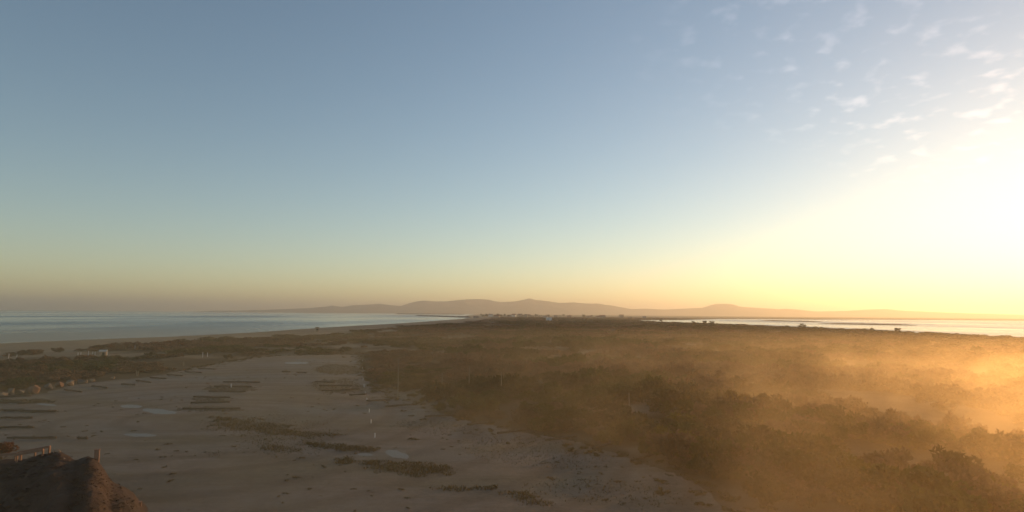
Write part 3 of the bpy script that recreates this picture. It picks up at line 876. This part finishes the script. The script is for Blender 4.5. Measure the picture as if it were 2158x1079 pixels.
# the ridge line wanders
yc = MY + (fbm(GX / 5, GX * 0 + 2, 15, 2) - 0.5) * 0.6
topz = np.maximum(np.interp(GX * MY / np.clip(GY, 20, MY + 4), mx, mz) - GROUND, 0)
u = (GY - yc)
topz = topz + (fbm(GX / 0.8, GY / 6, 19, 3) - 0.5) * 0.22 * np.clip(topz, 0, 1)
prof = np.where(u > 0, np.exp(-(np.maximum(u, 0) / 1.7) ** 2), np.exp(-(np.maximum(-u, 0) / 6.5) ** 2))
rough = (fbm(GX / 1.3, GY / 1.3, 16, 4) - 0.5) * 0.55 + (fbm(GX / 0.35, GY / 0.35, 18, 2) - 0.5) * 0.16
GZ = GROUND + topz * prof + rough * np.clip(np.abs(u) / 1.2, 0.12, 1) * np.clip(topz * prof, 0, 1) - 0.12
idx = np.arange(GX.size).reshape(GX.shape)
Fq = np.stack([idx[:-1, :-1].ravel(), idx[:-1, 1:].ravel(), idx[1:, 1:].ravel(), idx[1:, :-1].ravel()], 1)
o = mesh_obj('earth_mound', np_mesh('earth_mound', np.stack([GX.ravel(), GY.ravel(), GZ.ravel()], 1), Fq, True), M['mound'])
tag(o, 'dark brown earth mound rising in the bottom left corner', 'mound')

def beam_between(bm, a, c, w, h):
    a = Vector(a); c = Vector(c); d = (c - a).normalized()
    s = d.cross(Vector((0, 0, 1))).normalized() * w / 2; t = s.cross(d).normalized() * h / 2
    vs = [bm.verts.new(p + i * s + j * t) for p in (a, c) for i, j in ((-1, -1), (1, -1), (1, 1), (-1, 1))]
    for q in ((0, 1, 2, 3), (7, 6, 5, 4), (0, 4, 5, 1), (1, 5, 6, 2), (2, 6, 7, 3), (3, 7, 4, 0)):
        bm.faces.new([vs[k] for k in q])
def rail(x0, y0, x1, y1, label, posts=3, Y=MY - 0.25):
    a = on_plane(x0, y0, Y); c = on_plane(x1, y1, Y)
    t = empty('timber_rail', (a + c) / 2); off = (a + c) / 2
    bm = bmesh.new(); beam_between(bm, a - off, c - off, 0.10, 0.13); mesh_obj('rail', bm_mesh('rail', bm), M['timber'], t)
    for k in range(posts):
        q = a.lerp(c, 0.06 + 0.88 * k / max(1, posts - 1)) - off
        bm = bmesh.new(); add_box(bm, (q.x, q.y + 0.1, q.z - 0.50), (0.08, 0.08, 0.86)); mesh_obj('post', bm_mesh('post', bm), M['timber'], t)
    return tag(t, label, 'rail')
rail(-60, 965, 36, 956, 'left weathered timber rail on the crest of the dark mound')
rail(38, 954, 106, 941, 'right, higher timber rail on the crest of the dark mound')
rail(30, 959.5, 92, 948, 'lower broken rail piece just under the higher rail', 2, MY - 0.6)
for x, y, w, h, lab in ((204, 963, 0.26, 0.42, 'short square post on the rounded shoulder of the dark mound'), (292, 1077, 0.26, 0.5, 'short orange-lit post at the foot of the dark mound')):
    q = on_plane(x, y, MY - 0.1)
    t = empty('marker_stump', q); tag(t, lab, 'post')
    bm = bmesh.new(); add_box(bm, (0, 0, h / 2 - 0.2), (w, w, h + 0.4), 0.5, 0.02); mesh_obj('shaft', bm_mesh('shaft', bm), M['timber'], t)
    bm = bmesh.new(); add_box(bm, (0, 0, h + 0.02), (w + 0.04, w + 0.04, 0.05), 0.5, 0.01); mesh_obj('cap', bm_mesh('cap', bm), M['timber'], t)
for i, (x, y, s, lab) in enumerate(((113, 952, 0.16, 'left pale stone on top of the dark mound'), (121, 952.5, 0.20, 'largest pale stone on top of the dark mound'), (123, 959, 0.13, 'lowest pale stone below the largest on the dark mound'), (134, 977, 0.08, 'tiny pale stone on the near face of the dark mound'))):
    q = on_plane(x, y, MY - 0.25 if i < 3 else MY - 0.9)
    k = np.argmin((gx - q.x) ** 2); l = np.argmin((gy - q.y) ** 2)
    z = max(GZ[l, k], q.z - s * 0.8)
    o = mesh_obj('stone', boulder_mesh(80 + i, s, s, s * 0.8), M['rock'], None, (q.x, q.y, GZ[l, k] - 0.03)); tag(o, lab, 'stone', 'stones on the dark mound')

# rust coloured bush behind the rail
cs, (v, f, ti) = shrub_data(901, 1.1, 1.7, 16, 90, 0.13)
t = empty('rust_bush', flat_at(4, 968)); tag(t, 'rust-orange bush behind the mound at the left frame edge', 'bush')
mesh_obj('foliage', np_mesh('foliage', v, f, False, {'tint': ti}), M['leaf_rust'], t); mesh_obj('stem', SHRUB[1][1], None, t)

# golden shrubs that stand out of the thicket and the dune strip; thicket ones partly imitate lens glow
gold = []
for k in range(2):
    cs, (v, f, ti) = shrub_data(950 + k, 1.2, 1.5, 16, 80, 0.16)
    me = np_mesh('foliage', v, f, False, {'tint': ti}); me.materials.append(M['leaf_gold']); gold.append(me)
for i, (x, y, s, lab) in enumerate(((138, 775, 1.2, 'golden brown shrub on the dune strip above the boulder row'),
                        (1530, 745, 2.2, 'golden-leaved shrub in the far right thicket, highest in the picture'),
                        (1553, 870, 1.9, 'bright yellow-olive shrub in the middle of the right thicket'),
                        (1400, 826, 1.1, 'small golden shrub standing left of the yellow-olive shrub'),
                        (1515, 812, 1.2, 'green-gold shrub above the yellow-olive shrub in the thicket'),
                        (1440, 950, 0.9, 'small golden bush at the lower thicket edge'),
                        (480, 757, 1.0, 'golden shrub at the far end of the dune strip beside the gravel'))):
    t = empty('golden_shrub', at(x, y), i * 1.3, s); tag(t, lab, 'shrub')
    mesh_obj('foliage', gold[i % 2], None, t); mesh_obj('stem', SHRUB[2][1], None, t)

# weeds creeping over the car park edge, and dry heath on the mound
TE = tuft_templates(5, 6, 9, 0.34, 0.7)
ex, ey = [], []
for (x, y) in PARK_EDGE:
    if y < 25 or (x < -33 and y < 118): continue
    for _ in range(3):
        if random.random() < 0.8:
            d = random.gauss(0, 1.3); a = random.uniform(0, 6.28)
            ex.append(x + d * math.cos(a)); ey.append(y + d * math.sin(a))
# and a few on the gravel near the thicket
for _ in range(260):
    q = random.choice(PARK_EDGE)
    if q[1] < 30 or q[0] < -25: continue
    ex.append(q[0] - abs(random.gauss(0, 5.0))); ey.append(q[1] - random.gauss(0, 3.0))
ex = np.array(ex); ey = np.array(ey); ez = np.maximum(terrain(ex, ey), GROUND - 0.02 - 0 * ex) - 0.02
es = RNG.uniform(0.2, 0.75, len(ex)); eh = es * RNG.uniform(0.3, 0.75, len(ex))
scatter_mass('edge_weeds', 'low weeds creeping over the gravel edge', 'weeds', ex, ey, ez, es, eh, TE, M['leaf_olive'], RNG.uniform(-0.1, 0.3, len(ex)))
n = 2600
wx = RNG.uniform(-75, 45, 2600); wy = 30 + 135 * RNG.random(2600) ** 1.3
kk = (sdist(PARK, wx, wy) > 1.0) & (fbm(wx / 7, wy / 7, 97, 3) > 0.50)
wx, wy = wx[kk], wy[kk]; ws_ = RNG.uniform(0.08, 0.32, len(wx))
scatter_mass('gravel_weeds', 'small weeds and litter dotted over the open gravel', 'weeds', wx, wy, np.full(len(wx), GROUND - 0.01), ws_, ws_ * 0.5, TE, M['leaf_olive'], RNG.uniform(-0.1, 0.4, len(wx)))
hx = RNG.uniform(gx[0], gx[-1], n); hy = RNG.uniform(MY - 9, MY + 0.6, n)
ki = np.clip(np.searchsorted(gx, hx), 0, len(gx) - 1); li = np.clip(np.searchsorted(gy, hy), 0, len(gy) - 1)
hz_ = GZ[li, ki]
k = (hz_ > GROUND + 0.25) & (fbm(hx / 1.5, hy / 1.5, 95, 3) > 0.42) & ((np.abs(hy - MY) > 0.5) | (RNG.random(n) < 0.5))
hx, hy, hz_ = hx[k], hy[k], hz_[k]
hs_ = RNG.uniform(0.10, 0.22, len(hx))
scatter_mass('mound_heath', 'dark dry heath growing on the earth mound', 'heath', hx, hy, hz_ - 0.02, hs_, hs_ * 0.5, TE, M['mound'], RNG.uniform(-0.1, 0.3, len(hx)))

# ------------------------------------------------------------------ beach cabin, posts and poles
p = at(217, 751); t = empty('beach_cabin', p, 0.5); tag(t, 'small orange-lit cabin with a pale roof on the beach dunes', 'cabin')
bm = bmesh.new(); add_box(bm, (0, 0, 0.55), (1.45, 1.3, 1.3)); mesh_obj('wall', bm_mesh('wall', bm), M['cabin'], t)
bm = bmesh.new()
vs = [bm.verts.new(c) for c in ((-.85, -.8, 1.2), (.85, -.8, 1.2), (.85, .8, 1.2), (-.85, .8, 1.2), (-.85, 0, 1.62), (.85, 0, 1.62))]
for q in ((0, 1, 5, 4), (2, 3, 4, 5), (0, 4, 3), (1, 2, 5), (3, 2, 1, 0)): bm.faces.new([vs[i] for i in q])
mesh_obj('roof', bm_mesh('roof', bm), M['felt'], t)
bm = bmesh.new(); add_box(bm, (0.1, -0.66, 0.5), (0.5, 0.06, 0.95)); mesh_obj('door', bm_mesh('door', bm), M['dark'], t)

def post(x, y, h, w, label, mat='white', group=None, name='marker_post', grd=None):
    p = grd or at(x, y); t = empty(name, p, random.uniform(0, 1.5)); tag(t, label, 'post', group)
    bm = bmesh.new(); add_tube(bm, [(0, 0, -0.2), (0, 0, h * 0.5), (0, 0, h)], [w / 2, w / 2 * 0.96, w / 2 * 0.9], 8); mesh_obj('shaft', bm_mesh('shaft', bm), M[mat], t)
    bm = bmesh.new(); add_tube(bm, [(0, 0, h), (0, 0, h + w * 0.35), (0, 0, h + w * 0.7)], [w * 0.62, w * 0.6, w * 0.15], 8); mesh_obj('cap', bm_mesh('cap', bm), M[mat], t)
for x, y, h, lab in ((186, 751, 1.2, 'white post left of the small beach cabin, brightest of its row'), (195, 751, 1.0, 'pale post between the white post and the beach cabin'), (200, 751, 1.0, 'pale post nearest the beach cabin wall'),
                     (170, 751, 0.9, 'faint post left of the white post by the beach cabin'), (164, 751, 0.9, 'leftmost faint post of the row by the beach cabin'), (226, 749, 0.8, 'short post just right of the beach cabin'),
                     (18, 757, 1.2, 'lone pale beach post near the left frame edge'), (35, 757, 1.0, 'second pale beach post from the left frame edge'), (284, 738, 1.3, 'small pale post alone on the beach right of the cabin'),
                     (287, 793, 1.0, 'whitish post at the car park edge below the dune strip'), (290.5, 793, 0.8, 'whitish post paired with another at the car park edge'), (387, 771, 0.9, 'tiny pale post on the gravel edge of the dune strip'),
                     (427, 753, 1.2, 'left pale post in the dune scrub at the far gravel edge'), (437, 752, 1.0, 'right pale post in the dune scrub at the far gravel edge')):
    post(x, y, h, 0.12, lab, 'pole' if x in (287, 290.5, 387) else 'white')
p = at(668, 699)
t = empty('beach_kiosk', p, 0.4); tag(t, 'tiny reddish beach kiosk standing near the shoreline', 'kiosk')
bm = bmesh.new(); add_box(bm, (0, 0, 1.1), (2.0, 1.8, 2.6)); mesh_obj('wall', bm_mesh('wall', bm), M['cabin'], t)
bm = bmesh.new(); add_box(bm, (0, 0, 2.6), (2.4, 2.2, 0.3)); mesh_obj('roof', bm_mesh('roof', bm), M['roof_red'], t)
bm = bmesh.new(); add_box(bm, (0, -0.93, 1.3), (0.9, 0.08, 0.8)); mesh_obj('hatch', bm_mesh('hatch', bm), M['dark'], t)

line = [(764, 762), (764, 778), (765, 801), (767, 816), (770, 832), (773, 845), (778, 869), (782, 892), (790, 922)]
for i, (x, y) in enumerate(line):
    post(x, y, 0.36, 0.10, f'short white marker post, {ordn[i]} from the far end of its line beside the thicket', 'white', 'white marker posts beside the thicket', 'marker_post', flat_at(x, y))
post(478, 817, 0.5, 0.12, 'tiny white post standing by the mid column of parking bars', 'white', None, 'marker_post', flat_at(487, 817))
for x, y0, y1, lab in ((838, 760, 842, 'tallest slender pale pole in the thicket, leftmost of the poles'), (931, 792, 836, 'slender pale pole, second from the left in the thicket'), (988, 783, 832, 'slender pale pole, third from the left in the thicket'),
                       (1056, 800, 842, 'slender pale pole, fourth from the left in the thicket'), (1227, 838, 866, 'short slender pole, fifth from the left in the thicket'), (1326, 848, 884, 'slender pale pole, rightmost in the thicket')):
    p = flat_at(x, y1); p.z = h_at(p.x, p.y)
    h = (y1 - y0) / F_PX * p.y
    t = empty('slender_pole', p); tag(t, lab, 'pole')
    bm = bmesh.new(); add_tube(bm, [(0, 0, -0.3), (0.02, 0, h * 0.5), (0, 0.02, h)], [0.065, 0.055, 0.04], 7); mesh_obj('shaft', bm_mesh('shaft', bm), M['pole'], t)
    bm = bmesh.new(); add_tube(bm, [(0, 0, h), (0, 0, h + 0.12)], [0.05, 0.03], 7); mesh_obj('cap', bm_mesh('cap', bm), M['pole'], t)

# ------------------------------------------------------------------ the hazy air
m = bpy.data.materials.new('hazy_air'); m.use_nodes = True; nt = m.node_tree
nt.nodes.remove(nt.nodes['Principled BSDF'])
pv = nd(nt, 'ShaderNodeVolumePrincipled')
pv.inputs['Color'].default_value = (0.97, 0.90, 0.75, 1)
pv.inputs['Density'].default_value = 1.7e-4
pv.inputs['Anisotropy'].default_value = 0.6
nt.links.new(pv.outputs[0], nt.nodes['Material Output'].inputs['Volume'])
bm = bmesh.new(); add_box(bm, (0, 0, 127), (66000, 66000, 266))
tag(mesh_obj('haze', bm_mesh('haze', bm), m), 'thin pale haze lying over the coast', 'haze', None, 'stuff')

# added low mist over the thicket, imitating lens flare glow: thins out upwards and towards the edges of the bank
m = bpy.data.materials.new('glow_mist_volume'); m.use_nodes = True; nt = m.node_tree
nt.nodes.remove(nt.nodes['Principled BSDF'])
pv = nd(nt, 'ShaderNodeVolumePrincipled')
pv.inputs['Color'].default_value = (0.97, 0.75, 0.46, 1)  # orange of the glow is put into the volume colour
pv.inputs['Anisotropy'].default_value = 0.81
v = coords(nt, 'Object')
def mth(op, a, b_=None, clamp=False):
    n = nd(nt, 'ShaderNodeMath', operation=op, use_clamp=clamp)
    for i, q in enumerate((a, b_)):
        if q is None: continue
        if isinstance(q, (int, float)): n.inputs[i].default_value = q
        else: nt.links.new(q, n.inputs[i])
    return n.outputs[0]
def mr(a, f0, f1, t0, t1, st=True):
    n = nd(nt, 'ShaderNodeMapRange'); n.interpolation_type = 'SMOOTHSTEP' if st else 'LINEAR'
    for k_, q in (('From Min', f0), ('From Max', f1), ('To Min', t0), ('To Max', t1)): n.inputs[k_].default_value = q
    nt.links.new(a, n.inputs['Value']); return n.outputs[0]
sp = nd(nt, 'ShaderNodeSeparateXYZ'); nt.links.new(v, sp.inputs[0])
n1 = noise(nt, v, 0.10, 4, 0.62)
den = mr(n1, 0.40, 0.66, 0.0006, 0.0125)
fade = mth('MULTIPLY', mr(sp.outputs['Z'], 2.0, 9.5, 1, 0), mr(sp.outputs['Y'], 30, 235, 1, 0))
fade = mth('MULTIPLY', fade, mr(sp.outputs['X'], -60, 45, 0.3, 1))
fade = mth('MULTIPLY', fade, mr(sp.outputs['X'], 20, 110, 1, 1.7))
fade = mth('MULTIPLY', fade, mr(sp.outputs['Y'], 45, 120, 2.0, 1))
veil = mth('MULTIPLY', mth('MULTIPLY', mr(sp.outputs['Z'], 3.0, 9.5, 0.0030, 0), mr(sp.outputs['Y'], 180, 395, 1, 0)), mr(sp.outputs['X'], 60, 215, 1, 0.2))  # thin extra layer added to lift the ground tones
nt.links.new(mth('ADD', mth('MULTIPLY', den, fade), veil), pv.inputs['Density'])
nt.links.new(pv.outputs[0], nt.nodes['Material Output'].inputs['Volume'])
bm = bmesh.new(); add_box(bm, (0, 207.5, 4.5), (520, 385, 10))
tag(mesh_obj('glow_mist', bm_mesh('glow_mist', bm), m), 'low mist added over the thicket to imitate lens flare glow', 'glow_mist', None, 'stuff')
